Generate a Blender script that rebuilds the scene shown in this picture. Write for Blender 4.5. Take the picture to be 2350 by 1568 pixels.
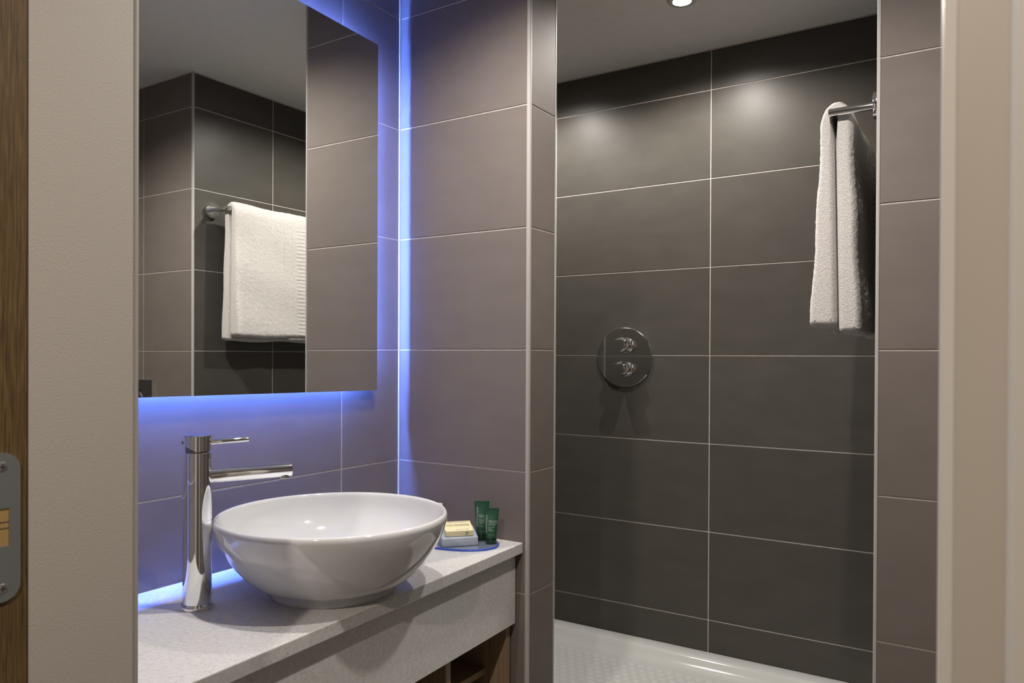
import bpy, bmesh, math, random
from mathutils import Vector, Matrix

for o in list(bpy.data.objects):
    bpy.data.objects.remove(o)
scene = bpy.context.scene
COL = scene.collection
random.seed(7)
ZO = 1.10                      # camera height: all z below are relative to it

# ------------------------------------------------------------------ fitted layout (metres)
YB, T_NIB, WB = 1.5873, 0.1323, 0.4102
YC, XG = 2.5387, 0.5542
XD, YD = 1.1676, 1.7275
XM = 0.0237
ZCEIL, ZTRAY, ZFLOOR = 1.0466, -1.0, -1.10
ZCOUNT = -0.456
XF = -0.646                    # left side of the shower
YF = 0.476                     # inner face of the front wall
XR = 2.25                      # right wall

# ------------------------------------------------------------------ camera
cam = bpy.data.cameras.new('camera')
cam.sensor_width = 36.0
cam.lens = 1748.24 / 2350 * 36.0
cam.shift_y = (829.47 - 784.0) / 2350
cam.clip_start = 0.02
cam.dof.use_dof = True
cam.dof.focus_distance = 1.9
cam.dof.aperture_fstop = 12.0
yaw, pitch, roll = map(math.radians, (32.6657, -0.3407, 0.2483))
F = Vector((-math.sin(yaw)*math.cos(pitch), math.cos(yaw)*math.cos(pitch), math.sin(pitch)))
R0 = Vector((math.cos(yaw), math.sin(yaw), 0)); U0 = R0.cross(F)
Rv = R0*math.cos(roll) + U0*math.sin(roll)
Uv = U0*math.cos(roll) - R0*math.sin(roll)
cam_o = bpy.data.objects.new('camera', cam); COL.objects.link(cam_o)
m = Matrix((Rv, Uv, -F)).transposed().to_4x4()
m.translation = Vector((1.3853, 0, ZO))
cam_o.matrix_world = m
scene.camera = cam_o

# ------------------------------------------------------------------ world, exposure
w = bpy.data.worlds.new('world'); scene.world = w; w.use_nodes = True
w.node_tree.nodes['Background'].inputs[0].default_value = (0.5, 0.45, 0.4, 1)
w.node_tree.nodes['Background'].inputs[1].default_value = 0.02
vs = scene.view_settings
vs.view_transform = 'Standard'; vs.look = 'None'; vs.gamma = 1.0; vs.use_curve_mapping = False
vs.exposure = 0.0

LAMP_W = 44.0                  # bathroom downlights
SHOWER_W = 38.0
HALL_W = 62.0
WARM = (1.0, 0.94, 0.87)
HALLC = (1.0, 0.88, 0.75)
BLUE = (0.10, 0.21, 1.0)
BLUE_S = 1050.0

# ------------------------------------------------------------------ materials
def srgb(r, g, b):
    f = lambda c: (c/255/12.92 if c/255 <= .04045 else ((c/255+.055)/1.055)**2.4)
    return (f(r), f(g), f(b), 1)

def mat(name, col, rough=.5, metal=0.0, spec=.5, coat=0.0, **kw):
    M = bpy.data.materials.new(name); M.use_nodes = True
    b = M.node_tree.nodes['Principled BSDF']
    b.inputs['Base Color'].default_value = col if len(col) == 4 else (*col, 1)
    b.inputs['Roughness'].default_value = rough
    b.inputs['Metallic'].default_value = metal
    b.inputs['Specular IOR Level'].default_value = spec
    b.inputs['Coat Weight'].default_value = coat
    for k, v in kw.items():
        b.inputs[k].default_value = v
    return M

def nodes(M):
    nt = M.node_tree
    return nt, nt.nodes['Principled BSDF'], nt.nodes.new, nt.links.new

def add_noise(M, c1, c2, scale=40, detail=4, stretch=(1, 1, 1), bump=0.0, bscale=None, p1=.35, p2=.65, rnd=0.0):
    nt, b, N, L = nodes(M)
    tc = N('ShaderNodeTexCoord'); mp = N('ShaderNodeMapping'); mp.inputs['Scale'].default_value = stretch
    L(tc.outputs['Object'], mp.inputs['Vector'])
    vec = mp.outputs['Vector']
    oi = N('ShaderNodeObjectInfo')
    add = N('ShaderNodeVectorMath'); add.operation = 'MULTIPLY_ADD'
    add.inputs[1].default_value = (1, 1, 1)
    cmb = N('ShaderNodeCombineXYZ')
    ml = N('ShaderNodeMath'); ml.operation = 'MULTIPLY'; ml.inputs[1].default_value = 37.0
    L(oi.outputs['Random'], ml.inputs[0]); L(ml.outputs[0], cmb.inputs[0]); L(ml.outputs[0], cmb.inputs[1])
    L(vec, add.inputs[0]); L(cmb.outputs[0], add.inputs[2])
    n = N('ShaderNodeTexNoise'); n.inputs['Scale'].default_value = scale; n.inputs['Detail'].default_value = detail
    L(add.outputs[0], n.inputs['Vector'])
    r = N('ShaderNodeValToRGB')
    r.color_ramp.elements[0].position = p1; r.color_ramp.elements[0].color = c1
    r.color_ramp.elements[1].position = p2; r.color_ramp.elements[1].color = c2
    L(n.outputs['Fac'], r.inputs[0])
    out = r.outputs[0]
    if rnd:
        hs = N('ShaderNodeHueSaturation')
        mr = N('ShaderNodeMapRange'); mr.inputs[3].default_value = 1-rnd; mr.inputs[4].default_value = 1+rnd
        L(oi.outputs['Random'], mr.inputs[0]); L(mr.outputs[0], hs.inputs['Value']); L(out, hs.inputs['Color'])
        out = hs.outputs[0]
    L(out, b.inputs['Base Color'])
    if bump:
        n2 = N('ShaderNodeTexNoise'); n2.inputs['Scale'].default_value = bscale or scale; n2.inputs['Detail'].default_value = 3
        L(tc.outputs['Object'], n2.inputs['Vector'])
        bp = N('ShaderNodeBump'); bp.inputs['Strength'].default_value = bump; bp.inputs['Distance'].default_value = .002
        L(n2.outputs['Fac'], bp.inputs['Height']); L(bp.outputs[0], b.inputs['Normal'])
    return M

def C4(a, s=1.0): return (a[0]*s, a[1]*s, a[2]*s, 1)
TAN = (.166, .141, .127); DARK = (.070, .064, .056)
M_TAN = add_noise(mat('taupe_tile', TAN, .62, spec=.12), C4(TAN, .965), C4(TAN, 1.035), 9, 6, (1, 1, 2.2), .04, 600, rnd=.02)
M_DARK = add_noise(mat('charcoal_tile', DARK, .36, spec=.17), C4(DARK, .94), C4(DARK, 1.06), 9, 6, (1, 1, 2.2), .04, 600, rnd=.03)
M_GROUT = add_noise(mat('grout', (.5, .46, .42), .85), (.46, .42, .38, 1), (.56, .52, .48, 1), 90, 3)
M_CEIL = add_noise(mat('ceiling_paint', (.74, .73, .71), .8), (.72, .71, .69, 1), (.75, .74, .72, 1), 30, 3)
M_ALU = mat('satin_aluminium', (.62, .61, .60), .38, 1.0)
M_TRIM = mat('pale_tile_trim', (.38, .36, .345), .5, 0.0, .3)
M_CHROME = mat('chrome', (.92, .93, .94), .045, 1.0)
M_CHROME_D = mat('brushed_dark_chrome', (.30, .31, .32), .18, 1.0)
M_MIRROR = mat('mirror_silver', (.90, .92, .90), .0, 1.0)
M_BACK = mat('mirror_backing', (.12, .12, .13), .6)
M_CERAMIC = mat('white_glazed_ceramic', (.645, .645, .655), .06, spec=.5, coat=.6, **{'Coat Roughness': .03})
M_ACRYL = mat('white_acrylic', (.50, .50, .49), .12, spec=.5)
M_ACRYL2 = mat('white_acrylic_dots', (.54, .54, .53), .25, spec=.4)
M_TOWEL = add_noise(mat('white_terry', (.80, .78, .74), .95, spec=.1, **{'Sheen Weight': .3}), (.45, .425, .405, 1), (.58, .55, .525, 1), 260, 4, bump=.9, bscale=330)
M_WALLPAINT = mat('white_paint', (.60, .57, .53), .55)
M_HALL = mat('hall_paint', (.24, .21, .175), .7)
M_GREEN = mat('green_tube', srgb(34, 74, 54), .3, coat=.3)
M_GREENCAP = mat('dark_green_cap', srgb(22, 52, 36), .35)
M_CREAM = mat('cream_card', srgb(232, 222, 180), .6)
M_WHITECARD = mat('white_card', (.78, .78, .80), .5)
M_SOAPDISH = mat('frosted_plastic', (.50, .55, .66), .35, **{'Transmission Weight': .25})
M_INK_L = mat('pale_ink', (.72, .76, .70), .6)
M_INK_D = mat('dark_ink', (.05, .045, .035), .6)
M_BEIGE = add_noise(mat('beige_laminate', (.46, .41, .36), .45), (.44, .39, .335, 1), (.49, .44, .385, 1), 8, 4, (1, 1, .15))
M_FRAME = mat('pale_frame', (.62, .59, .54), .4)
M_SHADOWGAP = mat('dark_recess', (.03, .028, .025), .8)

def wood(name, c1, c2, c3, rough=.5, axis='Z', scale=1.0):
    M = mat(name, c1, rough)
    nt, b, N, L = nodes(M)
    tc = N('ShaderNodeTexCoord'); mp = N('ShaderNodeMapping')
    s = {'Z': (90, 90, 3), 'Y': (90, 3, 90), 'X': (3, 90, 90)}[axis]
    mp.inputs['Scale'].default_value = tuple(v*scale for v in s)
    n = N('ShaderNodeTexNoise'); n.inputs['Scale'].default_value = 1.0; n.inputs['Detail'].default_value = 8
    n.inputs['Roughness'].default_value = .65; n.inputs['Distortion'].default_value = .4
    L(tc.outputs['Object'], mp.inputs[0]); L(mp.outputs[0], n.inputs['Vector'])
    r = N('ShaderNodeValToRGB'); e = r.color_ramp.elements
    e[0].position = .32; e[0].color = c3; e[1].position = .70; e[1].color = c1
    x = r.color_ramp.elements.new(.5); x.color = c2
    L(n.outputs['Fac'], r.inputs[0]); L(r.outputs[0], b.inputs['Base Color'])
    bp = N('ShaderNodeBump'); bp.inputs['Strength'].default_value = .15; bp.inputs['Distance'].default_value = .001
    L(n.outputs['Fac'], bp.inputs['Height']); L(bp.outputs[0], b.inputs['Normal'])
    return M
M_OAK = wood('oak_jamb', (.21, .135, .050, 1), (.13, .078, .028, 1), (.055, .031, .012, 1), scale=6.5)
M_OAKY = wood('oak_shelf_y', (.36, .26, .17, 1), (.29, .205, .13, 1), (.20, .135, .08, 1), axis='Y')
M_OAKZ = wood('oak_shelf_z', (.36, .26, .17, 1), (.29, .205, .13, 1), (.20, .135, .08, 1), axis='Z')

def quartz():
    M = mat('speckled_quartz', (.66, .64, .62), .22, spec=.5)
    nt, b, N, L = nodes(M)
    tc = N('ShaderNodeTexCoord')
    v = N('ShaderNodeTexVoronoi'); v.inputs['Scale'].default_value = 180
    L(tc.outputs['Object'], v.inputs['Vector'])
    r1 = N('ShaderNodeValToRGB'); r1.color_ramp.elements[0].position = .10; r1.color_ramp.elements[0].color = (1, 1, 1, 1)
    r1.color_ramp.elements[1].position = .22; r1.color_ramp.elements[1].color = (0, 0, 0, 1)
    L(v.outputs['Distance'], r1.inputs[0])
    gt = N('ShaderNodeMath'); gt.operation = 'GREATER_THAN'; gt.inputs[1].default_value = .55
    sx = N('ShaderNodeSeparateColor'); L(v.outputs['Color'], sx.inputs[0]); L(sx.outputs[0], gt.inputs[0])
    mu = N('ShaderNodeMath'); mu.operation = 'MULTIPLY'; L(r1.outputs[0], mu.inputs[0]); L(gt.outputs[0], mu.inputs[1])
    n = N('ShaderNodeTexNoise'); n.inputs['Scale'].default_value = 120; n.inputs['Detail'].default_value = 5
    L(tc.outputs['Object'], n.inputs['Vector'])
    r2 = N('ShaderNodeValToRGB'); r2.color_ramp.elements[0].position = .35; r2.color_ramp.elements[0].color = (.59, .58, .57, 1)
    r2.color_ramp.elements[1].position = .65; r2.color_ramp.elements[1].color = (.67, .66, .65, 1)
    L(n.outputs['Fac'], r2.inputs[0])
    mx = N('ShaderNodeMix'); mx.data_type = 'RGBA'
    L(mu.outputs[0], mx.inputs[0]); L(r2.outputs[0], mx.inputs[6]); mx.inputs[7].default_value = (.24, .21, .18, 1)
    L(mx.outputs[2], b.inputs['Base Color'])
    return M
M_QUARTZ = quartz()

def textured_panel():
    M = mat('orange_peel_laminate', (.52, .48, .43), .5)
    nt, b, N, L = nodes(M)
    tc = N('ShaderNodeTexCoord')
    n = N('ShaderNodeTexNoise'); n.inputs['Scale'].default_value = 520; n.inputs['Detail'].default_value = 2
    L(tc.outputs['Object'], n.inputs['Vector'])
    bp = N('ShaderNodeBump'); bp.inputs['Strength'].default_value = .35; bp.inputs['Distance'].default_value = .001
    L(n.outputs['Fac'], bp.inputs['Height']); L(bp.outputs[0], b.inputs['Normal'])
    return M
M_PANEL = textured_panel()

def emit(name, col, s):
    M = bpy.data.materials.new(name); M.use_nodes = True
    nt = M.node_tree; nt.nodes.clear()
    e = nt.nodes.new('ShaderNodeEmission'); e.inputs[0].default_value = (*col, 1); e.inputs[1].default_value = s
    o = nt.nodes.new('ShaderNodeOutputMaterial'); nt.links.new(e.outputs[0], o.inputs[0])
    return M
M_LED = emit('blue_led', BLUE, BLUE_S)
M_LENS = emit('lamp_lens', WARM, 60.0)
M_HLENS = emit('hall_lamp_lens', HALLC, 20.0)

def glass_blue():
    M = mat('pale_blue_glass', (.75, .85, 1.0), .03, **{'Transmission Weight': .9})
    return M
M_GLASS = glass_blue()
M_GLASSRIM = mat('deep_blue_glass_rim', (.05, .12, .75), .08, **{'Transmission Weight': .3})

# ------------------------------------------------------------------ builders
WORLD = {}
def link_mesh(name, me, matl, parent=None, origin=None, smooth=False):
    o = bpy.data.objects.new(name, me); COL.objects.link(o)
    if matl is not None and len(me.materials) == 0: me.materials.append(matl)
    if smooth:
        for p in me.polygons: p.use_smooth = True
    WORLD[o.name] = Vector(origin)
    if parent:
        o.parent = parent; o.location = Vector(origin) - WORLD[parent.name]
    else:
        o.location = origin
    return o

def obj(name, verts, faces, matl, parent=None, smooth=False, zrel=True, bevel=0, bseg=2, fix=True):
    """one mesh object from world coordinates (z relative to the camera)"""
    vs_ = [Vector((v[0], v[1], v[2] + (ZO if zrel else 0))) for v in verts]
    lo = [min(v[i] for v in vs_) for i in range(3)]; hi = [max(v[i] for v in vs_) for i in range(3)]
    org = Vector(((lo[0]+hi[0])/2, (lo[1]+hi[1])/2, lo[2]))
    me = bpy.data.meshes.new(name)
    me.from_pydata([v-org for v in vs_], [], faces); me.validate()
    if fix or bevel:
        bm = bmesh.new(); bm.from_mesh(me)
        bmesh.ops.remove_doubles(bm, verts=bm.verts, dist=1e-7)
        bmesh.ops.recalc_face_normals(bm, faces=bm.faces)
        if bevel:
            ed = [e for e in bm.edges if len(e.link_faces) == 2 and e.calc_face_angle(0) > .6]
            bmesh.ops.bevel(bm, geom=ed, offset=bevel, segments=bseg, profile=.5, affect='EDGES', clamp_overlap=True)
        bm.to_mesh(me); bm.free()
    return link_mesh(name, me, matl, parent, org, smooth or bool(bevel and bseg > 2))

def thing(name, loc, label, cat, group=None, kind=None):
    o = bpy.data.objects.new(name, None); COL.objects.link(o)
    o.empty_display_size = .05
    o.location = (loc[0], loc[1], loc[2]+ZO); WORLD[o.name] = Vector(o.location)
    return tag(o, label, cat, group, kind)

def tag(o, label=None, cat=None, group=None, kind=None):
    if label: o['label'] = label
    if cat: o['category'] = cat
    if group: o['group'] = group
    if kind: o['kind'] = kind
    return o

def struct(o, label, cat): return tag(o, label, cat, None, 'structure')

BF = [(0, 3, 2, 1), (4, 5, 6, 7), (0, 1, 5, 4), (1, 2, 6, 5), (2, 3, 7, 6), (3, 0, 4, 7)]
def boxv(x0, x1, y0, y1, z0, z1):
    return [(x0, y0, z0), (x1, y0, z0), (x1, y1, z0), (x0, y1, z0), (x0, y0, z1), (x1, y0, z1), (x1, y1, z1), (x0, y1, z1)]
def box(name, x0, x1, y0, y1, z0, z1, matl, parent=None, bevel=0, bseg=2):
    return obj(name, boxv(x0, x1, y0, y1, z0, z1), BF, matl, parent, bevel=bevel, bseg=bseg)

def prism(poly, z0, z1):
    n = len(poly)
    v = [(p[0], p[1], z0) for p in poly] + [(p[0], p[1], z1) for p in poly]
    f = [tuple(range(n))[::-1], tuple(range(n, 2*n))] + [(i, (i+1) % n, n+(i+1) % n, n+i) for i in range(n)]
    return v, f

def lathe_v(profile, base, axis=(0, 0, 1), seg=48):
    """profile: list of (r, h) along axis from base; r=0 closes"""
    ax = Vector(axis).normalized()
    a = Vector((1, 0, 0)) if abs(ax.x) < .8 else Vector((0, 1, 0))
    e1 = ax.cross(a).normalized(); e2 = ax.cross(e1).normalized()
    base = Vector(base); V = []; Fc = []; rings = []
    for r, h in profile:
        if r < 1e-6:
            rings.append([len(V)]); V.append(base+ax*h)
        else:
            rings.append(list(range(len(V), len(V)+seg)))
            for k in range(seg):
                t = 2*math.pi*k/seg
                V.append(base + ax*h + (e1*math.cos(t)+e2*math.sin(t))*r)
    for A, B in zip(rings[:-1], rings[1:]):
        if len(A) == 1 and len(B) == 1: continue
        for k in range(seg):
            k2 = (k+1) % seg
            if len(A) == 1: Fc.append((A[0], B[k], B[k2]))
            elif len(B) == 1: Fc.append((A[k], A[k2], B[0]))
            else: Fc.append((A[k], A[k2], B[k2], B[k]))
    return V, Fc
def lathe(name, profile, base, matl, parent=None, axis=(0, 0, 1), seg=48, smooth=True, sharp=.7):
    V, Fc = lathe_v(profile, base, axis, seg)
    o = obj(name, V, Fc, matl, parent, smooth=False)
    if smooth: smooth_by_angle(o, sharp)
    return o
def smooth_by_angle(o, ang=.6):
    me = o.data
    for p in me.polygons: p.use_smooth = True
    bm = bmesh.new(); bm.from_mesh(me)
    for e in bm.edges:
        if len(e.link_faces) == 2 and e.calc_face_angle(0) > ang: e.smooth = False
    bm.to_mesh(me); bm.free()

# ------------------------------------------------------------------ tiles
TILE_CACHE = {}
TT = 0.0014
def tile_mesh(wd, ht, nrm, matl):
    key = (round(wd, 4), round(ht, 4), nrm, matl.name)
    if key in TILE_CACHE: return TILE_CACHE[key]
    c = 0.0009; hw, hh = wd/2, ht/2
    n = Vector(nrm); u = Vector((0, 0, 1)).cross(n)     # width axis
    z = Vector((0, 0, 1))
    V = []
    for (d, k) in ((0, 0), (TT*.45, 0), (TT, c)):
        for sx, sz in ((-1, -1), (1, -1), (1, 1), (-1, 1)):
            V.append(u*(sx*(hw-k)) + z*(sz*(hh-k)+hh) + n*d)
    Fc = [(0, 3, 2, 1), (8, 9, 10, 11)]
    for r in (0, 4):
        for k in range(4): Fc.append((r+k, r+(k+1) % 4, r+4+(k+1) % 4, r+4+k))
    me = bpy.data.meshes.new('tile'); me.from_pydata(V, [], Fc); me.validate(); me.materials.append(matl)
    TILE_CACHE[key] = me
    return me

GAP = 0.0030
def tile_face(parent, nrm, plane, a_cuts, z_cuts, matl):
    """plane: position of the tile FRONT along nrm's axis; a_cuts: cut positions along the wall"""
    n = Vector(nrm)
    for a0, a1 in zip(a_cuts[:-1], a_cuts[1:]):
        for z0, z1 in zip(z_cuts[:-1], z_cuts[1:]):
            wd, ht = a1-a0-GAP, z1-z0-GAP
            if wd < .004 or ht < .004: continue
            me = tile_mesh(wd, ht, nrm, matl)
            ac = (a0+a1)/2; zb = z0+GAP/2
            if abs(n.x) > .5: org = Vector((plane-n.x*TT, ac, zb+ZO))
            else: org = Vector((ac, plane-n.y*TT, zb+ZO))
            link_mesh('tile', me, matl, parent, org)

def zcuts(off, lo, hi):
    c = [off+.3*k for k in range(-6, 7)]
    return [lo] + [z for z in c if lo+.01 < z < hi-.01] + [hi]
def acuts(g, lo, hi, step=.6):
    c = [g+step*k for k in range(-8, 9)]
    return [lo] + [a for a in c if lo+.012 < a < hi-.012] + [hi]

ZT = ZCEIL - .004
# floor and ceiling
fl = struct(box('floor', -.9, 2.5, -1.9, 2.75, ZFLOOR-.1, ZFLOOR, mat('floor_stone', (.16, .14, .125), .4)), 'dark stone-look floor running through the bathroom', 'floor')
ce = struct(box('ceiling', -.9, 2.5, -1.9, 2.75, ZCEIL, ZCEIL+.1, M_CEIL), 'plain pale grey painted ceiling over basin and shower', 'ceiling')

# wall_left : the mirror wall
wl = struct(box('wall_left', -.12, -TT, YF, YB+.02, ZFLOOR, ZCEIL, M_GROUT), 'taupe tiled wall behind the backlit mirror and basin', 'wall')
tile_face(wl, (1, 0, 0), 0.0, acuts(1.3735, YF+.003, YB-.002), zcuts(.0176, ZFLOOR, ZT), M_TAN)
# nib between basin and shower
XJ = WB + .006
nb = struct(box('wall_nib_left', XF-.1, XJ-TT, YB+TT, YB+T_NIB-TT, ZFLOOR, ZCEIL, M_GROUT), 'taupe tiled nib wall between the basin and the shower', 'wall')
tile_face(nb, (0, -1, 0), YB, [0.002, WB-.002], zcuts(.0176, ZFLOOR, ZT), M_TAN)
tile_face(nb, (1, 0, 0), XJ, [YB+.007, YB+T_NIB-.006], zcuts(.0176, ZFLOOR, ZT), M_TAN)
tile_face(nb, (0, 1, 0), YB+T_NIB, acuts(-.23, XF, WB-.002), zcuts(.0074, ZTRAY, ZT), M_DARK)
# shower walls
wb = struct(box('wall_back', XF-.1, XD+.1, YC+TT, YC+.12, ZFLOOR, ZCEIL, M_GROUT), 'charcoal tiled back wall of the shower with pale grout', 'wall')
tile_face(wb, (0, -1, 0), YC, acuts(XG, XF+.002, XD-.002), zcuts(.0074, ZTRAY-.005, ZT), M_DARK)
ws = struct(box('wall_shower_left', XF-.1, XF-TT, YB+T_NIB, YC, ZFLOOR, ZCEIL, M_GROUT), 'charcoal tiled side wall of the shower behind the nib', 'wall')
tile_face(ws, (1, 0, 0), XF, acuts(YC-.45, YB+T_NIB, YC), zcuts(.0074, ZTRAY, ZT), M_DARK)
wn = struct(box('wall_nib_right', XD+TT, XR, YD+TT, YC, ZFLOOR, ZCEIL, M_GROUT), 'taupe and charcoal tiled wall corner beside the shower opening', 'wall')
tile_face(wn, (0, -1, 0), YD, acuts(1.4793, XD+.005, XR), zcuts(.0169, ZFLOOR, ZT), M_TAN)
tile_face(wn, (-1, 0, 0), XD, acuts(2.0949, YD+.005, YC), zcuts(.0169, ZTRAY-.005, ZT), M_DARK)
wr = struct(box('wall_right', XR, XR+.1, YF-.11, YC, ZFLOOR, ZCEIL, M_GROUT), 'taupe tiled right wall of the bathroom', 'wall')
tile_face(wr, (-1, 0, 0), XR-TT, acuts(YD-.6, YF, YD), zcuts(.0169, ZFLOOR, ZT), M_TAN)

# tile trims
def trim(name, cx, cy, sx, sy, r, label, z0=ZFLOOR, z1=ZCEIL-.001, proud=.0008):
    """quarter-round outside corner; corner point (cx,cy), wall body lies towards (-sx,-sy)"""
    poly = []
    k = 6
    ox, oy = cx+sx*proud, cy+sy*proud
    poly.append((ox-sx*r, oy-sy*r))
    poly.append((ox-sx*r, oy))
    rr = r*.62
    for i in range(k+1):
        t = math.pi/2*i/k
        poly.append((ox-sx*rr+sx*rr*math.sin(t), oy-sy*rr+sy*rr*math.cos(t)))
    poly.append((ox, oy-sy*r))
    v, f = prism(poly, z0, z1)
    o = obj(name, v, f, M_TRIM)
    return struct(o, label, 'trim')
trim('trim_1', XJ, YB, 1, -1, .0085, 'pale metal edge trim on the nib corner nearest the basin')
trim('trim_2', XJ, YB+T_NIB, 1, 1, .0075, 'pale metal edge trim on the nib corner at the shower opening')
trim('trim_3', XD, YD, -1, -1, .0070, 'pale metal edge trim on the wall corner beside the towel')
struct(box('trim_4', .0002, .0032, YB-.0032, YB-.0002, ZCOUNT, ZCEIL-.001, mat('silicone', (.62, .60, .58), .4)), 'pale silicone joint in the corner beside the mirror', 'trim')

# ------------------------------------------------------------------ front wall with the doorway
XL_J, XR_J = .60, 1.3585
wf = thing('wall_front', (.7, .4, ZFLOOR), 'front wall around the doorway the photograph is taken through', 'wall', kind='structure')
box('wall_side_panel', -.12, .50, .364, YF, ZFLOOR, ZCEIL, M_WALLPAINT, wf)
box('wall_side_panel', 1.45, XR, .364, YF, ZFLOOR, ZCEIL, M_WALLPAINT, wf)
box('wall_head', .50, 1.45, .364, YF, .98, ZCEIL, M_WALLPAINT, wf)
tile_face(wf, (0, 1, 0), YF+TT, [0.004, .48], zcuts(.0176, ZFLOOR, ZT), M_TAN)
tile_face(wf, (0, 1, 0), YF+TT, acuts(1.65, 1.45, XR-.004), zcuts(.0176, ZFLOOR, ZT), M_TAN)
box('wall_side_panel', -.9, .50, .20, .364, ZFLOOR, ZCEIL, M_HALL, wf)
box('wall_side_panel', 1.45, 2.5, .20, .364, ZFLOOR, ZCEIL, M_HALL, wf)
box('wall_head', .50, 1.45, .20, .364, .98, ZCEIL, M_HALL, wf)

dr = thing('door_1', (.98, .36, ZFLOOR), 'doorway with dark oak jamb and strike plate on the left and pale frame on the right', 'doorway', kind='structure')
box('timber_jamb', .50, XL_J-.0005, .20, .3645, ZFLOOR, .94, M_OAK, dr, bevel=.0012)
box('timber_head', XL_J, XR_J, .22, .36, .94, .98, M_OAK, dr)
box('liner_panel', .50, XL_J, .3655, .4705, ZFLOOR, .94, M_PANEL, dr)
v, f = prism([(.50, .4708), (XL_J+.0008, .4708), (XL_J+.0018, .4722), (XL_J+.0012, .4750), (XL_J-.004, YF+.002), (.50, YF+.002)], ZFLOOR, .94)
obj('liner_edge_trim', v, f, M_TRIM, dr)
box('liner_head', XL_J, XR_J, .3655, .4705, .94, .98, M_PANEL, dr)
# strike plate : rounded plate with two screws and a rectangular mortice
PYC, PZC, PHW, PHH = .3415, -.1620, .0160, .0700
def stadium(hw, hh, n=14):
    pts = []
    for i in range(n+1):
        t = math.pi*i/n; pts.append((hw*math.cos(t), hh-hw + hw*math.sin(t)))
    for i in range(n+1):
        t = math.pi+math.pi*i/n; pts.append((hw*math.cos(t), -(hh-hw) + hw*math.sin(t)))
    return pts
def plate_x(name, pts, x0, x1, yc, zc, matl, parent, bevel=0, hole=None):
    n = len(pts)
    V = []; Fc = []
    for x in (x0, x1): V += [(x, yc+p[0], zc+p[1]) for p in pts]
    for i in range(n): Fc.append((i, (i+1) % n, n+(i+1) % n, n+i))
    if hole is None:
        Fc += [tuple(range(n))[::-1], tuple(range(n, 2*n))]
    else:
        a, b_ = hole
        hp = []
        for p in pts:          # hole ring by radial projection on a rectangle
            s = max(abs(p[0])/a, abs(p[1])/b_); hp.append((p[0]/s, p[1]/s))
        for x in (x0, x1): V += [(x, yc+p[0], zc+p[1]) for p in hp]
        for i in range(n):
            j = (i+1) % n
            Fc.append((i, j, 2*n+j, 2*n+i)); Fc.append((n+i, 3*n+i, 3*n+j, n+j)); Fc.append((2*n+i, 2*n+j, 3*n+j, 3*n+i))
    return obj(name, V, Fc, matl, parent)
M_STEEL = mat('dull_steel', (.42, .45, .45), .45, .85)
pts = stadium(PHW, PHH)
pts2 = []
for i in range(len(pts)):      # extra points so that the mortice corners stay square
    p, q = pts[i], pts[(i+1) % len(pts)]
    pts2.append(p)
    if abs(p[0]-q[0]) < 1e-5 and abs(p[1]-q[1]) > .02:
        zs = [(.0175 if k > 0 else -.0175) for k in (1, -1)]
        kk = 20
        for s in range(1, kk): pts2.append((p[0], p[1]+(q[1]-p[1])*s/kk))
sp = plate_x('strike_plate', pts2, XL_J-.0004, XL_J+.0014, PYC, PZC, M_STEEL, dr, hole=(.0065, .0178))
for sz in (.057, -.057):
    for da, db in ((.0026, .0005), (.0005, .0026)): box('screw_slot', XL_J+.0016, XL_J+.00268, PYC+.0002-da, PYC+.0002+da, PZC+sz-db, PZC+sz+db, M_SHADOWGAP, sp)
    sc = lathe('screw', [(0, .0012), (.0016, .0010), (.0042, .0006), (.0045, 0)], (XL_J+.0014, PYC+.0002, PZC+sz), M_ALU, sp, axis=(1, 0, 0), seg=20)
mort = box('mortice_lining', XL_J-.0002, XL_J+.0006, PYC-.0064, PYC+.0064, PZC-.0177, PZC+.0177, wood('raw_wood', (.52, .36, .15, 1), (.45, .30, .12, 1), (.34, .22, .08, 1)), sp)
for zz in (.0048, -.0010): box('mortice_joint', XL_J+.0006, XL_J+.0008, PYC-.0064, PYC+.0064, PZC+zz-.0004, PZC+zz+.0004, M_INK_D, sp)
# right post : stepped pale frame seen end on
v, f = prism([(1.3585, .452), (1.3602, .446), (1.3690, .444), (1.45, .444), (1.45, YF), (1.3585, YF)], ZFLOOR, .94)
obj('frame_bead', v, f, M_FRAME, dr)
box('frame_face', 1.3672, 1.45, .405, .4435, ZFLOOR, .94, M_BEIGE, dr, bevel=.001)
v, f = prism([(1.3878, .372), (1.3884, .364), (1.3905, .360), (1.45, .360), (1.45, .4045), (1.3878, .4045)], ZFLOOR, .94)
obj('frame_bead', v, f, M_FRAME, dr)

# hallway shell behind the camera
struct(box('wall_hall_left', -.9, -.8, -1.9, .20, ZFLOOR, ZCEIL, M_HALL), 'plain warm hallway wall to the left behind the camera', 'wall')
struct(box('wall_hall_right', 2.4, 2.5, -1.9, .20, ZFLOOR, ZCEIL, M_HALL), 'plain warm hallway wall to the right behind the camera', 'wall')
struct(box('wall_hall_back', -.8, 2.4, -1.9, -1.8, ZFLOOR, ZCEIL, M_HALL), 'plain warm hallway wall opposite the doorway', 'wall')

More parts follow.
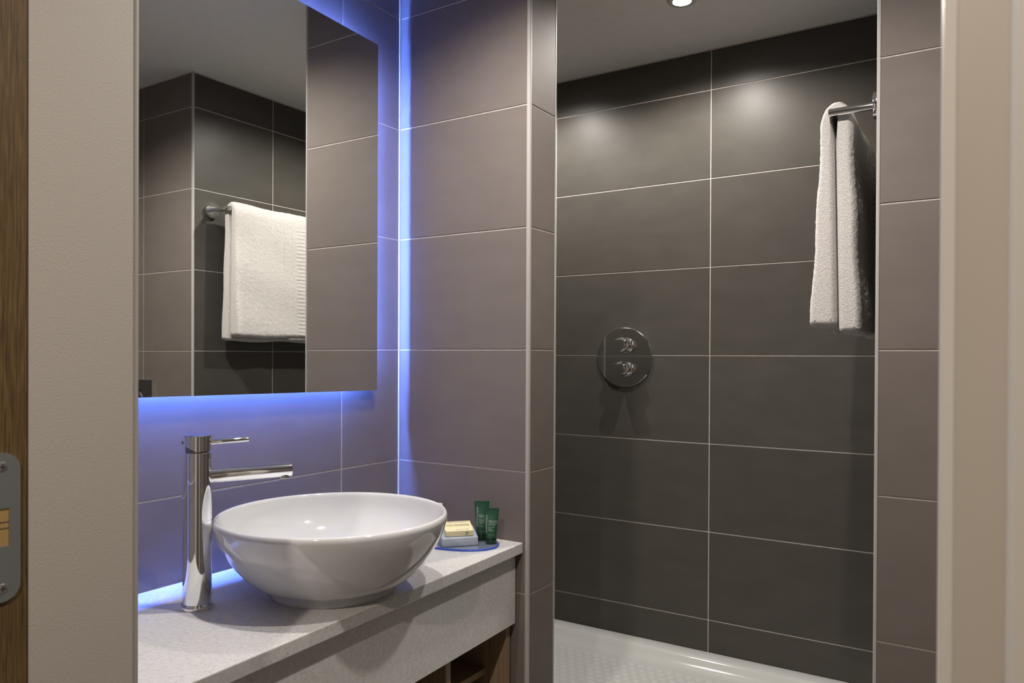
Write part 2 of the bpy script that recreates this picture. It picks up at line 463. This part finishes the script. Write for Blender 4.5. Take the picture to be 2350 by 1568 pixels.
# ------------------------------------------------------------------ downlights
def downlight(x, y, watts, label, col=WARM, lens=M_LENS, size=150, blend=.7, rad=.022):
    t = thing('downlight', (x, y, ZCEIL-.006), label, 'ceiling light', 'recessed ceiling downlights')
    lathe('trim_ring', [(.028, .0059), (.027, .001), (.032, 0), (.040, .0015), (.043, .0059)], (x, y, ZCEIL-.006), M_ALU, t, seg=40)
    lathe('lens', [(0, .0026), (.0265, .0026), (.0265, .0055), (0, .0055)], (x, y, ZCEIL-.006), lens, t, seg=32)
    l = bpy.data.lights.new('lamp_light', 'SPOT'); l.energy = watts; l.color = col
    l.spot_size = math.radians(size); l.spot_blend = blend; l.shadow_soft_size = rad
    lo = bpy.data.objects.new('lamp_light', l); COL.objects.link(lo)
    lo.location = (0, 0, -.012); lo.parent = t
    return t
downlight(.51, 1.13, LAMP_W, 'recessed round downlight in the ceiling above the basin')
downlight(1.06, 1.14, LAMP_W*.92, 'recessed round downlight in the ceiling inside the doorway')
downlight(.5935, 2.148, SHOWER_W, 'recessed round downlight over the shower, in view at the top', size=160, blend=.5)
downlight(-.09, 2.148, SHOWER_W, 'recessed round downlight over the hidden left side of the shower', size=160, blend=.5)
downlight(1.15, -.55, HALL_W, 'warm recessed downlight in the hallway ceiling behind the camera', HALLC, M_HLENS, 165)

# ------------------------------------------------------------------ mirror with LED edge
MY0, MY1 = .56, 1.4759
mb = lambda y: -.0885 - .0134*(y-MY1)
mt = lambda y: .8064 - .035*(y-MY1)
mi = thing('mirror', (XM, (MY0+MY1)/2, -.09), 'frameless wall mirror with blue light glowing from behind its edges', 'mirror')
q = [(MY0, mb(MY0)), (MY1, mb(MY1)), (MY1, mt(MY1)), (MY0, mt(MY0))]
xb = XM-.005
obj('mirror_glass', [(xb, a, b) for a, b in q]+[(XM-.0004, a, b) for a, b in q], BF, M_MIRROR, mi)
e_ = .0006
obj('glass_edge', [(xb-.0012, a, b) for a, b in q]+[(xb-.0001, a, b) for a, b in q], BF, M_BACK, mi)
INS = .050
box('backing_box', .0004, xb-.0013, MY0+INS, MY1-INS, -.075+INS, .80-INS, M_BACK, mi)
box('led_strip', .0070, .0130, MY1-INS+.0002, MY1-INS+.0016, mb(MY1)+INS, mt(MY1)-INS, M_LED, mi)
box('led_strip', .0070, .0130, MY0+INS, MY1-INS, -.075+INS-.0016-.006, -.075+INS-.0002-.006, M_LED, mi)
box('led_strip', .0070, .0130, MY0+INS, MY1-INS, .80-INS+.0002, .80-INS+.0016, M_LED, mi)
box('led_strip', .0070, .0130, MY0+INS-.0016, MY0+INS-.0002, -.06+INS, .80-INS, M_LED, mi)

# ------------------------------------------------------------------ vanity
fx = lambda y: .4452 - (y-.5)*.0395            # front edge of the worktop (tapers slightly to the nib)
CT = .026
wt = obj('worktop', *prism([(.0008, YF+.004), (fx(YF), YF+.004), (fx(YB), YB-.0006), (.0008, YB-.0006)], ZCOUNT-CT, ZCOUNT), M_QUARTZ, bevel=.002)
tag(wt, 'white speckled quartz worktop under the round basin', 'worktop')
va = thing('vanity_unit', (.2, 1.0, -.86), 'vanity unit with white speckled apron and open oak shelves below the worktop', 'cabinet')
ax_ = lambda y: fx(y)-.018
ZA = -.6560
obj('apron_panel', *prism([(ax_(YF)-.02, YF+.004), (ax_(YF), YF+.004), (ax_(YB-.006), YB-.006), (ax_(YB)-.02, YB-.006)], ZA, ZCOUNT-CT-.0005), M_QUARTZ, va, bevel=.001)
CX1 = .372                                      # front of the oak carcass
def carc(name, x0, x1, y0, y1, z0, z1, M): return box(name, x0, x1, y0, y1, z0, z1, M, va, bevel=.0008)
ZB = -.86
carc('top_board', .012, CX1-.02, YF+.006, YB-.012, ZA+.002, ZA+.017, M_OAKY)
carc('back_panel', .003, .011, YF+.006, YB-.012, ZB, ZA+.002, M_OAKZ)
carc('shelf_board', .012, CX1-.004, YF+.024, YB-.030, ZB, ZB+.018, M_OAKY)
carc('side_panel', .012, CX1, YB-.029, YB-.011, ZB, ZA+.001, M_OAKZ)
carc('side_panel', .012, CX1, YF+.005, YF+.023, ZB, ZA+.001, M_OAKZ)
carc('divider', .012, CX1, 1.318, 1.336, ZB+.019, ZA+.001, M_OAKZ)
carc('divider', .012, CX1, .86, .878, ZB+.019, ZA+.001, M_OAKZ)
carc('shelf_board', .012, CX1-.06, 1.337, YB-.030, -.790, -.774, M_OAKY)
carc('shelf_board', .012, CX1-.06, .879, 1.317, -.790, -.774, M_OAKY)

# ------------------------------------------------------------------ basin
BX, BY, BR, BH = .290, 1.065, .222, .151
prof = [(0, .004), (.110, .004), (.113, 0), (.1195, 0), (.1205, .003), (.1195, .0075), (.1175, .0125), (.1185, .0150)]
def catmull(P_, n):
    out = []
    Q = [P_[0]] + P_ + [P_[-1]]
    for i in range(1, len(Q)-2):
        p0, p1, p2, p3 = (Vector(q_) for q_ in Q[i-1:i+3])
        for k in range(n):
            t = k/n
            out.append(tuple(.5*((2*p1)+(p2-p0)*t+(2*p0-5*p1+4*p2-p3)*t*t+(3*p1-p0-3*p2+p3)*t**3)))
    out.append(P_[-1]); return out
prof += catmull([(.1215, .0168), (.1480, .0250), (.1725, .0475), (.1950, .0765), (.2125, .1080), (.2195, .1280), (BR, BH-.0105)], 5)
for i in range(1, 9):
    t = math.pi*i/8
    prof.append((BR-.0052+.0052*math.cos(t), BH-.0105+.0052*math.sin(t)*2.0))
for i in range(1, 15):
    t = 1-i/14
    r = .022+(BR-.0108-.022)*math.sin(t*math.pi/2)**.92
    h = .026+(BH-.0125-.026)*(1-math.cos(t*math.pi/2))**.95
    prof.append((r, h))
prof.append((0, .0255))
ba = thing('basin', (BX, BY, ZCOUNT), 'round white ceramic vessel basin standing on the worktop', 'basin')
lathe('bowl', prof, (BX, BY, ZCOUNT+.0003), M_CERAMIC, ba, seg=128, sharp=.9)
lathe('drain', [(0, .031), (.016, .031), (.021, .0295), (.022, .0275)], (BX, BY, ZCOUNT), M_CHROME, ba, seg=40)

# ------------------------------------------------------------------ tap
TX, TY = .1650, .8515
tp = thing('tap', (TX, TY, ZCOUNT), 'tall chrome single-lever mixer tap beside the round basin', 'tap')
base = (TX, TY, ZCOUNT+.0003)
lathe('base_ring', [(.0, 0), (.0280, 0), (.0285, .001), (.0285, .007), (.0275, .0085), (.0240, .0088), (.0240, .0105), (0, .0105)], base, M_CHROME, tp, seg=64)
r0 = .0246
lathe('body', [(0, .0106), (r0, .0106), (r0, .1580), (r0-.0006, .1585), (r0-.0006, .1595), (r0, .16), (r0, .2805), (r0-.0015, .2813), (0, .2813)], base, M_CHROME, tp, seg=72)
HZ = .3120
# cap with a slanted notch at its back
sd = Vector((BX-TX, BY-TY, 0)).normalized()
V, Fc = lathe_v([(0, .2830), (r0-.003, .2830), (r0, .2838), (r0, HZ-.001), (r0-.001, HZ), (0, HZ)], base, seg=72)
V2 = []
for p in V:
    d = (Vector(p)-Vector(base)); along = d.x*sd.x+d.y*sd.y
    if d.z < .295 and along < -.004: p = Vector(p)+Vector((0, 0, (-.004-along)*.55))
    V2.append(p)
cap = obj('lever_cap', V2, Fc, M_CHROME, tp); smooth_by_angle(cap, .6)
lathe('cartridge_collar', [(r0-.004, .2810), (r0-.004, .3000)], base, M_CHROME_D, tp, seg=40)
ld = (sd + Vector((0, 0, .045))).normalized()
lb = Vector(base)+Vector((0, 0, .2975))+sd*(r0-.003)
lathe('lever', [(.0052, 0), (.0052, .004), (.0046, .012), (.0048, .0655), (.0042, .067), (0, .067)], lb, M_CHROME, cap, axis=ld, seg=24)
lathe('set_screw', [(.003, 0), (.003, .003), (0, .003)], Vector(base)+Vector((0, 0, .2985))-sd*(r0-.001), M_CHROME_D, cap, axis=-sd, seg=16)
sb = Vector(base)+Vector((0, 0, .2365))+sd*(r0-.004)
spd = (sd + Vector((0, 0, .02))).normalized()
spo = lathe('spout', [(.0128, 0), (.0128, .1450), (.0122, .1457), (.0, .1457)], sb, M_CHROME, tp, axis=spd, seg=48)
ae = sb+spd*.1325
lathe('aerator', [(.0098, .0), (.0098, .0145), (.0085, .0152), (.0080, .0120), (0, .0120)], ae, M_CHROME, spo, axis=(0, 0, -1), seg=32)

# ------------------------------------------------------------------ toiletries in the corner
DX, DY, DA, DB = .244, 1.499, .136, .084
def ellipse(a, b, n=64): return [(DX+a*math.cos(2*math.pi*i/n), DY+b*math.sin(2*math.pi*i/n)) for i in range(n)]
gd = thing('glass_dish', (DX, DY, ZCOUNT), 'oval pale blue glass tray with a deep blue rim in the corner', 'tray')
v, f = prism(ellipse(DA-.0035, DB-.0035), ZCOUNT+.001, ZCOUNT+.0045); obj('dish_plate', v, f, M_GLASS, gd)
n_ = 96; V = []; Fc = []
for i in range(n_):
    t = 2*math.pi*i/n_
    c, s = math.cos(t), math.sin(t); nx, ny = c/DA, s/DB; l = math.hypot(nx, ny); nx, ny = nx/l, ny/l
    for k in range(10):
        a = 2*math.pi*k/10
        V.append((DX+(DA-.0022)*c+nx*.0019*math.cos(a), DY+(DB-.0022)*s+ny*.0019*math.cos(a), ZCOUNT+.0026+.0021*math.sin(a)))
for i in range(n_):
    for k in range(10):
        Fc.append((i*10+k, i*10+(k+1) % 10, ((i+1) % n_)*10+(k+1) % 10, ((i+1) % n_)*10+k))
o = obj('dish_rim', V, Fc, M_GLASSRIM, gd, smooth=True)
ZD = ZCOUNT+.0047

def text_mesh(body, size, bold=0.0, align='LEFT'):
    c = bpy.data.curves.new('txt', 'FONT'); c.body = body; c.size = size; c.offset = bold; c.align_x = align
    c.resolution_u = 2; c.extrude = 0.00008
    o = bpy.data.objects.new('txt', c); COL.objects.link(o)
    bpy.context.view_layer.update()
    dg = bpy.context.evaluated_depsgraph_get()
    me = bpy.data.meshes.new_from_object(o.evaluated_get(dg))
    bpy.data.objects.remove(o); bpy.data.curves.remove(c)
    return me
def lettering(lines, org, ex, ey, matl, parent, name='lettering'):
    """lines: (text, u, v, size, rotated?, align) joined as one printed part on a plane"""
    V = []; Fc = []
    ex, ey = Vector(ex).normalized(), Vector(ey).normalized(); nz = ex.cross(ey)
    for (s, u, vv, size, rot, al) in lines:
        me = text_mesh(s, size, 0.0, al)
        b0 = len(V)
        for p in me.vertices:
            x, y, z = p.co
            if rot: x, y = y, -x
            V.append(Vector(org)+ex*(u+x)+ey*(vv+y)+nz*(z+.0001))
        for pl in me.polygons: Fc.append(tuple(b0+i for i in pl.vertices))
        bpy.data.meshes.remove(me)
    return obj(name, V, Fc, matl, parent, fix=False)

# soap dish and soap box
def rbox(name, cx, cy, z0, lx, ly, h, ang, matl, parent=None, bevel=.0015):
    c, s = math.cos(ang), math.sin(ang)
    P_ = [(cx+c*a-s*b, cy+s*a+c*b) for a, b in ((-lx/2, -ly/2), (lx/2, -ly/2), (lx/2, ly/2), (-lx/2, ly/2))]
    v, f = prism(P_, z0, z0+h)
    return obj(name, v, f, matl, parent, bevel=bevel, bseg=3)
SA = math.radians(49)
ex = Vector((math.cos(SA), math.sin(SA), 0)); ey = Vector((-math.sin(SA), math.cos(SA), 0)); ez = Vector((0, 0, 1))
S0 = Vector((.2860, 1.4750, ZD))
hl, hd, hf, hb_ = .044, .029, .0205, .0370
tilt = math.atan2(hb_-hf, 2*hd)
V = [S0+ex*a+ey*b+ez*c for a, b, c in ((-hl, -hd, 0), (hl, -hd, 0), (hl, hd, 0), (-hl, hd, 0), (-hl, -hd, hf), (hl, -hd, hf), (hl, hd, hb_), (-hl, hd, hb_))]
sdh = obj('soap_dish', V, BF, M_SOAPDISH, bevel=.002, bseg=3)
tag(sdh, 'pale frosted wedge-shaped box on the glass tray, under the cream soap carton', 'soap dish')
SB = math.radians(47)
ex = Vector((math.cos(SB), math.sin(SB), 0)); ey0 = Vector((-math.sin(SB), math.cos(SB), 0))
ey = ey0*math.cos(tilt)+ez*math.sin(tilt); en = -ey0*math.sin(tilt)+ez*math.cos(tilt)
so_c = S0+ez*((hf+hb_)/2)+en*.0012
so = thing('soap_carton', so_c, 'small cream soap carton with dark printing lying on the frosted box', 'soap')
cl, cd, ch = .0335, .0245, .0140
V = [so_c+ex*a+ey*b+en*c for c in (0, ch) for a, b in ((-cl, -cd), (cl, -cd), (cl, cd), (-cl, cd))]
obj('carton', V, BF, M_CREAM, so, bevel=.0006)
lettering([('PETERTHOMASROTH', 0, .0165, .0066, False, 'CENTER'), ('MOISTURE INFUSING', 0, .0045, .0058, False, 'CENTER'),
           ('FACIAL CLEANSING BAR', 0, -.0005, .0052, False, 'CENTER'), ('NET WT 1.0 OZ', .008, -.0195, .0044, False, 'CENTER')], so_c+en*(ch+.0001), ex, ey, M_INK_D, so)
lettering([('EXP', .018, .0005, .0046, False, 'CENTER'), ('0714', .018, -.0045, .0046, False, 'CENTER')], so_c+en*(ch/2)-ey*(cd+.0001), ex, en, M_INK_D, so)
crd = rbox('tent_card', .1260, 1.5760, ZCOUNT+.0003, .070, .0030, .0720, math.radians(0), M_WHITECARD, bevel=.0004)
tag(crd, 'small white card standing against the wall behind the basin rim', 'card')

def tube(cx, cy, height, width, label, lines, ang):
    t = thing('toiletry_tube', (cx, cy, ZD), label, 'tube', 'green toiletry tubes on the glass tray')
    wx = Vector((math.cos(ang), math.sin(ang), 0)); wy = Vector((-math.sin(ang), math.cos(ang), 0))   # wy points away from the viewer
    b0 = Vector((cx, cy, ZD+.0002))
    seg = 40
    def ring(hw, hd, h):
        return [b0+wx*(hw*math.cos(2*math.pi*k/seg))+wy*(hd*math.sin(2*math.pi*k/seg))+Vector((0, 0, h)) for k in range(seg)]
    hw = width/2; rb = .0125
    cap_h = .014
    rows = []
    for i in range(13):
        u = i/12; h = cap_h+.0005+(height-.006-cap_h)*u
        s = u*u*(3-2*u)
        rows.append(ring(rb+.0012+(hw-rb-.0016)*u, (rb+.0012)*(1-s)**.75+.0011, h))
    rows.append(ring(hw-.0003, .0010, height-.0055)); rows.append(ring(hw, .0010, height-.0050)); rows.append(ring(hw, .0009, height))
    V = []; Fc = []
    for r in rows: V += r
    for i in range(len(rows)-1):
        for k in range(seg): Fc.append((i*seg+k, i*seg+(k+1) % seg, (i+1)*seg+(k+1) % seg, (i+1)*seg+k))
    Fc.append(tuple(range(seg))[::-1]); Fc.append(tuple((len(rows)-1)*seg+k for k in range(seg)))
    o = obj('tube_body', V, Fc, M_GREEN, t); smooth_by_angle(o, .8)
    lathe('cap', [(0, 0), (rb, 0), (rb+.0006, .001), (rb+.0008, cap_h-.001), (rb, cap_h), (0, cap_h)], b0, M_GREENCAP, t, seg=40)
    # printing follows the front of the tapering tube
    def surf(px, pz):
        u = min(max((pz-cap_h)/(height-.006-cap_h), 0), 1); s = u*u*(3-2*u)
        a = rb+.0012+(hw-rb-.0016)*u; d = (rb+.0012)*(1-s)**.75+.0011
        px = max(min(px, a*.97), -a*.97)
        return b0+wx*px-wy*(d*math.sqrt(1-(px/a)**2)+.00025)+Vector((0, 0, pz))
    V = []; Fc = []
    for (s, u, vv, size, rot) in lines:
        me = text_mesh(s, size)
        k0 = len(V)
        for p in me.vertices:
            x, y, z = p.co
            if rot: x, y = y, -x
            V.append(surf(u+x, vv+y))
        for pl in me.polygons: Fc.append(tuple(k0+i for i in pl.vertices))
        bpy.data.meshes.remove(me)
    obj('lettering', V, Fc, M_INK_L, t, fix=False)
    return t
TA = math.radians(31)
tube(.3110, 1.5405, .0950, .0375, 'taller green toiletry tube at the back of the glass tray',
     [('PETERTHOMASROTH', -.0125, .0800, .0050, True), ('MEGA-RICH', -.0068, .0600, .0042, False), ('SHAMPOO', -.0068, .0558, .0044, False),
      ('FOR ALL HAIR', -.0068, .0505, .0026, False), ('TYPES, ANTI-AGING', -.0068, .0475, .0026, False), ('CELLULAR', -.0068, .0445, .0026, False), ('FORMULA', -.0068, .0415, .0026, False),
      ('CLEANSE', -.0068, .0365, .0024, False), ('AND SHINE', -.0068, .0335, .0024, False), ('1 FL OZ / 30 ML', -.0075, .0225, .0024, False)], TA)
tube(.3510, 1.5230, .0850, .0385, 'shorter green toiletry tube at the front of the glass tray',
     [('PETERTHOMASROTH', -.0122, .0690, .0045, True), ('MEGA-RICH', -.0064, .0530, .0042, False), ('CONDITIONER', -.0064, .0490, .0034, False),
      ('REVITALISANT', -.0064, .0450, .0030, False), ('FOR ALL HAIR', -.0064, .0400, .0024, False), ('TYPES', -.0064, .0372, .0024, False),
      ('MOISTURE', -.0064, .0344, .0024, False), ('AND SHINE', -.0064, .0316, .0024, False), ('1 FL OZ / 30 ML', -.0075, .0225, .0024, False)], TA)

# ------------------------------------------------------------------ shower valve
VX, VZ = .2420, -.0005
vl = thing('shower_valve', (VX, YC-.002, VZ-.107), 'round chrome shower valve plate with two control knobs', 'shower valve')
ya = (0, -1, 0)
pl = lathe('cover_plate', [(0, .0), (.1060, .0), (.1070, .0012), (.1070, .0055), (.1055, .0075), (0, .0078)], (VX, YC-.0004, VZ), M_CHROME, vl, axis=ya, seg=96, sharp=.35)
mat_logo = mat('etched_mark', (.22, .22, .22), .3, 1.0)
def knob(zc, label):
    kb = lathe('knob', [(0, 0), (.0245, 0), (.0250, .001), (.0250, .0205), (.0240, .0215)], (VX, YC-.0083, VZ+zc), M_CHROME, vl, axis=ya, seg=56)
    # grip: disc of larger radius cut flat on top
    r = .0272; n = 56; zcut = .0180
    V = []; Fc = []
    prof_k = [(.955, .0220), (1.0, .0232), (1.0, .0560), (.975, .0576)]
    for (s, h) in prof_k:
        for k in range(n):
            t = 2*math.pi*k/n; x, z = r*s*math.cos(t), r*s*math.sin(t)
            if h > .03: z = min(z, zcut*s)
            V.append((VX+x, YC-.0083-h, VZ+zc+z))
    for i in range(len(prof_k)-1):
        for k in range(n): Fc.append((i*n+k, i*n+(k+1) % n, (i+1)*n+(k+1) % n, (i+1)*n+k))
    Fc.append(tuple(range(n))); Fc.append(tuple((len(prof_k)-1)*n+k for k in range(n))[::-1])
    g = obj('grip', V, Fc, M_CHROME, kb); smooth_by_angle(g, .5)
    lathe('groove', [(.0236, .0212), (.0236, .0222)], (VX, YC-.0083, VZ+zc), M_CHROME_D, kb, axis=ya, seg=40)
    return kb
knob(.0450, ''); knob(-.0410, '')
v = [(VX-.005, YC-.0083, VZ+.0955), (VX+.005, YC-.0083, VZ+.0955), (VX+.003, YC-.0083, VZ+.0925), (VX-.003, YC-.0083, VZ+.0925)]
obj('emblem', v+[(a, YC-.0086, c) for a, b, c in v], BF, mat_logo, pl)

# ------------------------------------------------------------------ shower tray
tr = thing('shower_tray', (.26, 2.13, ZFLOOR), 'white acrylic shower tray with a dotted non-slip floor', 'shower tray')
tx0, tx1, ty0, ty1 = XF+.002, XD-.002, YB+T_NIB+.003, YC-.002
def rrect(ins, r, n=8):
    x0, x1, y0, y1 = tx0+ins, tx1-ins, ty0+ins, ty1-ins
    P_ = []
    for cx, cy, a0 in ((x1-r, y1-r, 0), (x0+r, y1-r, 90), (x0+r, y0+r, 180), (x1-r, y0+r, 270)):
        for i in range(n+1):
            t = math.radians(a0+90*i/n); P_.append((cx+r*math.cos(t), cy+r*math.sin(t)))
    return P_
ZP = -1.040
levels = [(0, .002, ZFLOOR+.0005), (0, .002, ZTRAY-.004), (.0012, .003, ZTRAY-.001), (.004, .006, ZTRAY), (.050, .03, ZTRAY-.002), (.055, .035, ZTRAY-.0035), (.062, .04, ZTRAY-.010), (.072, .05, ZTRAY-.022),
          (.083, .06, ZTRAY-.032), (.096, .07, ZTRAY-.038), (.110, .08, ZP), (.125, .085, ZP-.0008)]
V = []; Fc = []; n = 36
for ins, r, z in levels: V += [(x, y, z) for x, y in rrect(ins, r)]
for i in range(len(levels)-1):
    for k in range(n): Fc.append((i*n+k, i*n+(k+1) % n, (i+1)*n+(k+1) % n, (i+1)*n+k))
Fc.append(tuple(range(n))[::-1]); Fc.append(tuple((len(levels)-1)*n+k for k in range(n)))
o = obj('tray_pan', V, Fc, M_ACRYL, tr); smooth_by_angle(o, .7)
# raised dots in a hexagonal pattern
V = []; Fc = []
px = .0335; py = px*.866; rd = .0115
j = 0; y = ty0+.145
while y < ty1-.14:
    x = tx0+.145 + (px/2 if j % 2 else 0)
    while x < tx1-.14:
        b0 = len(V); k_ = 14
        for rr, h in ((rd, -.0001), (rd*.94, .0009), (rd*.6, .0011)):
            V += [(x+rr*math.cos(2*math.pi*k/k_), y+rr*math.sin(2*math.pi*k/k_), ZP-.0008+h) for k in range(k_)]
        for i in range(2):
            for k in range(k_): Fc.append((b0+i*k_+k, b0+i*k_+(k+1) % k_, b0+(i+1)*k_+(k+1) % k_, b0+(i+1)*k_+k))
        Fc.append(tuple(b0+2*k_+k for k in range(k_)))
        x += px
    y += py; j += 1
o = obj('grip_dots', V, Fc, M_ACRYL2, tr, fix=False); tag(o, 'faint raised non-slip dots', None, None, 'stuff')
lathe('waste_cover', [(0, .006), (.05, .006), (.055, .003), (.056, 0)], (.26, 1.92, ZP-.0005), M_CHROME, tr, seg=40)

# ------------------------------------------------------------------ towel rail and towel
RX, RY0, RY1, RZ = 1.0700, 1.8050, 2.4050, .5440
rl = thing('towel_rail', (XD, 2.1, RZ-.03), 'chrome wall-mounted towel rail beside the shower opening', 'towel rail')
for yy in (RY0, RY1):
    fg = lathe('wall_flange', [(0, 0), (.0285, 0), (.0290, .001), (.0290, .0135), (.0280, .0150), (0, .0150)], (XD-.0003, yy, RZ), M_CHROME, rl, axis=(-1, 0, 0), seg=48)
    lathe('post', [(.0085, .0), (.0085, XD-RX-.015+.0085), (0, XD-RX-.015+.0085)], (XD-.0153, yy, RZ), M_CHROME, rl, axis=(-1, 0, 0), seg=28)
lathe('bar', [(.0082, 0), (.0082, RY1-RY0-.0174)], (RX, RY0+.0087, RZ), M_CHROME, rl, axis=(0, 1, 0), seg=28)

def towel():
    t = thing('towel', (RX, 2.03, .06), 'white terry towel folded over the chrome rail', 'towel')
    rnd = random.Random(3)
    y0, y1 = RY0+.0105, 2.262
    zb_l, zb_r = .0710, .0560
    def lerp(a, b, u): return a+(b-a)*u
    # outline in the x-z plane, counter-clockwise, dense
    out = []
    def seg_(fn, n):
        for i in range(n): out.append(fn(i/n))
    ztop = .512
    xlo = lambda z: lerp(1.0150, 1.0400, ((z-zb_l)/(ztop-zb_l))**.85)
    xro = lambda z: lerp(1.1260, 1.1075, ((z-zb_r)/(ztop-zb_r))**.9)
    xs = lambda z: lerp(1.0770, 1.0700, (z-.06)/(.5-.06))
    gap = lambda z: .0012+.0055*max(0, (z-.470)/.06)**1.5
    rb = .012
    # right outer going up
    seg_(lambda u: (xro(zb_r+rb+(ztop-zb_r-rb)*u), zb_r+rb+(ztop-zb_r-rb)*u), 95)
    # arch right to left
    xr_, xl_ = xro(ztop), xlo(ztop); xc_ = (xr_+xl_)/2; hw = (xr_-xl_)/2
    seg_(lambda u: (xc_+hw*math.cos(math.pi*u), ztop+.0600*math.sin(math.pi*u)**.9), 30)
    # left outer going down
    seg_(lambda u: (xlo(ztop-(ztop-zb_l-rb)*u), ztop-(ztop-zb_l-rb)*u), 95)
    # bottom left
    xa, xb_ = xlo(zb_l+rb), xs(zb_l)-gap(zb_l)
    seg_(lambda u: (xa+rb*(1-math.cos(math.pi/2*u)), zb_l+rb*(1-math.sin(math.pi/2*u))), 5)
    seg_(lambda u: (lerp(xa+rb, xb_-rb, u), zb_l), 6)
    seg_(lambda u: (xb_-rb+rb*math.sin(math.pi/2*u), zb_l+rb*(1-math.cos(math.pi/2*u))), 5)
    # inner seam up (left side)
    seg_(lambda u: (xs(lerp(zb_l+rb, .528, u))-gap(lerp(zb_l+rb, .528, u)), lerp(zb_l+rb, .528, u)), 60)
    # over the rail
    g = gap(.528); xs0 = xs(.528)
    seg_(lambda u: (RX-.0095*math.cos(math.pi*u)*1.0, .5435+.0098*math.sin(math.pi*u)), 10)
    seg_(lambda u: (xs(lerp(.528, zb_r+rb, u))+gap(lerp(.528, zb_r+rb, u)), lerp(.528, zb_r+rb, u)), 60)
    xa2, xb2 = xs(zb_r)+gap(zb_r), xro(zb_r)
    seg_(lambda u: (xa2+rb*(1-math.cos(math.pi/2*u)), zb_r+rb*(1-math.sin(math.pi/2*u))), 5)
    seg_(lambda u: (lerp(xa2+rb, xb2-rb, u), zb_r), 6)
    seg_(lambda u: (xb2-rb+rb*math.sin(math.pi/2*u), zb_r+rb*(1-math.cos(math.pi/2*u))), 5)
    N = len(out)
    nrm = []
    for i in range(N):
        a = Vector(out[(i-1) % N]); b = Vector(out[(i+1) % N]); d = (b-a)
        nn = Vector((d.y, -d.x)); nrm.append(nn.normalized() if nn.length > 1e-9 else Vector((0, 0)))
    outer = [i < 231 or i >= N-11 for i in range(N)]
    ys = []
    RN = .019
    for k in range(9): ys.append(y0+RN*(1-math.cos(math.pi/2*k/8)))
    yy = y0+RN
    while yy < y1-.012: yy += .0052; ys.append(yy)
    for k in range(1, 5): ys.append(yy+.010*math.sin(math.pi/2*k/4))
    yend = ys[-1]
    V = []; Fc = []
    for yv in ys:
        off = 0
        if yv < y0+RN:
            q_ = (y0+RN-yv)/RN; off = -.0125*(1-math.sqrt(max(0, 1-q_*q_)))
        if yv > yend-.010:
            q_ = (yv-(yend-.010))/.010; off = -.008*(1-math.sqrt(max(0, 1-q_*q_)))
        for i in range(N):
            x, z = out[i]; d = off*(1 if outer[i] else min(1, max(.12, (.535-z)/.07)))
            if outer[i]:
                if 2.104 < yv < 2.235:
                    d += .0040*abs(math.sin(math.pi*z/.0150))-.0026
                for yl in (2.038, 2.074):
                    if abs(yv-yl) < .0028: d -= .0022
                # soft folds
                d += .0022*math.sin(yv*23+z*6)*min(1, (yv-y0)/.1)+.0015*math.sin(z*31+yv*9)
                d += rnd.gauss(0, .00045)
            wob = .004*math.sin(yv*8.0-14)*max(0, (.5-z))/.45
            sag = -.0015*math.sin(yv*19)*(1 if z > .3 else -1)
            V.append((x+nrm[i].x*d+wob, yv, z+nrm[i].y*d+sag))
    M_ = len(ys)
    for j in range(M_-1):
        for i in range(N):
            Fc.append((j*N+i, j*N+(i+1) % N, (j+1)*N+(i+1) % N, (j+1)*N+i))
    from mathutils.geometry import tessellate_polygon
    for j, flip in ((0, False), (M_-1, True)):
        tri = tessellate_polygon([[Vector((V[j*N+i][0], V[j*N+i][2], 0)) for i in range(N)]])
        Fc += [tuple(j*N+i for i in t3) for t3 in tri]
    o = obj('folded_cloth', V, Fc, M_TOWEL, t, smooth=True, fix=False)
    bm = bmesh.new(); bm.from_mesh(o.data)
    bmesh.ops.triangulate(bm, faces=[f_ for f_ in bm.faces if len(f_.verts) > 4]); bmesh.ops.recalc_face_normals(bm, faces=bm.faces)
    bm.to_mesh(o.data); bm.free()
    for p in o.data.polygons: p.use_smooth = True
    # inner layer peeping out below the fold
    obj('inner_layer', *prism([(1.030, 2.06), (1.060, 2.06), (1.060, 2.25), (1.030, 2.25)], zb_l-.0085, zb_l+.004), M_TOWEL, t, bevel=.003, bseg=3)
    return t
towel()

# ------------------------------------------------------------------ flush plate (seen in the mirror)
fp = thing('flush_plate', (1.52, YD-.002, -.262), 'dark chrome toilet flush plate with a round button on the taupe wall', 'flush plate')
px0, px1, pz0, pz1 = 1.405, 1.640, -.262, -.096
box('plate', px0, px1, YD-.0105, YD-.0005, pz0, pz1, M_CHROME_D, fp, bevel=.002, bseg=3)
box('plate_edge', px0-.0014, px0-.0001, YD-.0115, YD-.0005, pz0, pz1-.002, M_CHROME, fp)
bt = lathe('button', [(.052, 0), (.052, .004), (.049, .0055), (.048, .004), (0, .004)], (1.522, YD-.0107, -.179), M_CHROME_D, fp, axis=(0, -1, 0), seg=48)
lathe('button_ring', [(.0545, 0), (.056, .001), (.0575, 0)], (1.522, YD-.0107, -.179), M_CHROME, fp, axis=(0, -1, 0), seg=48)
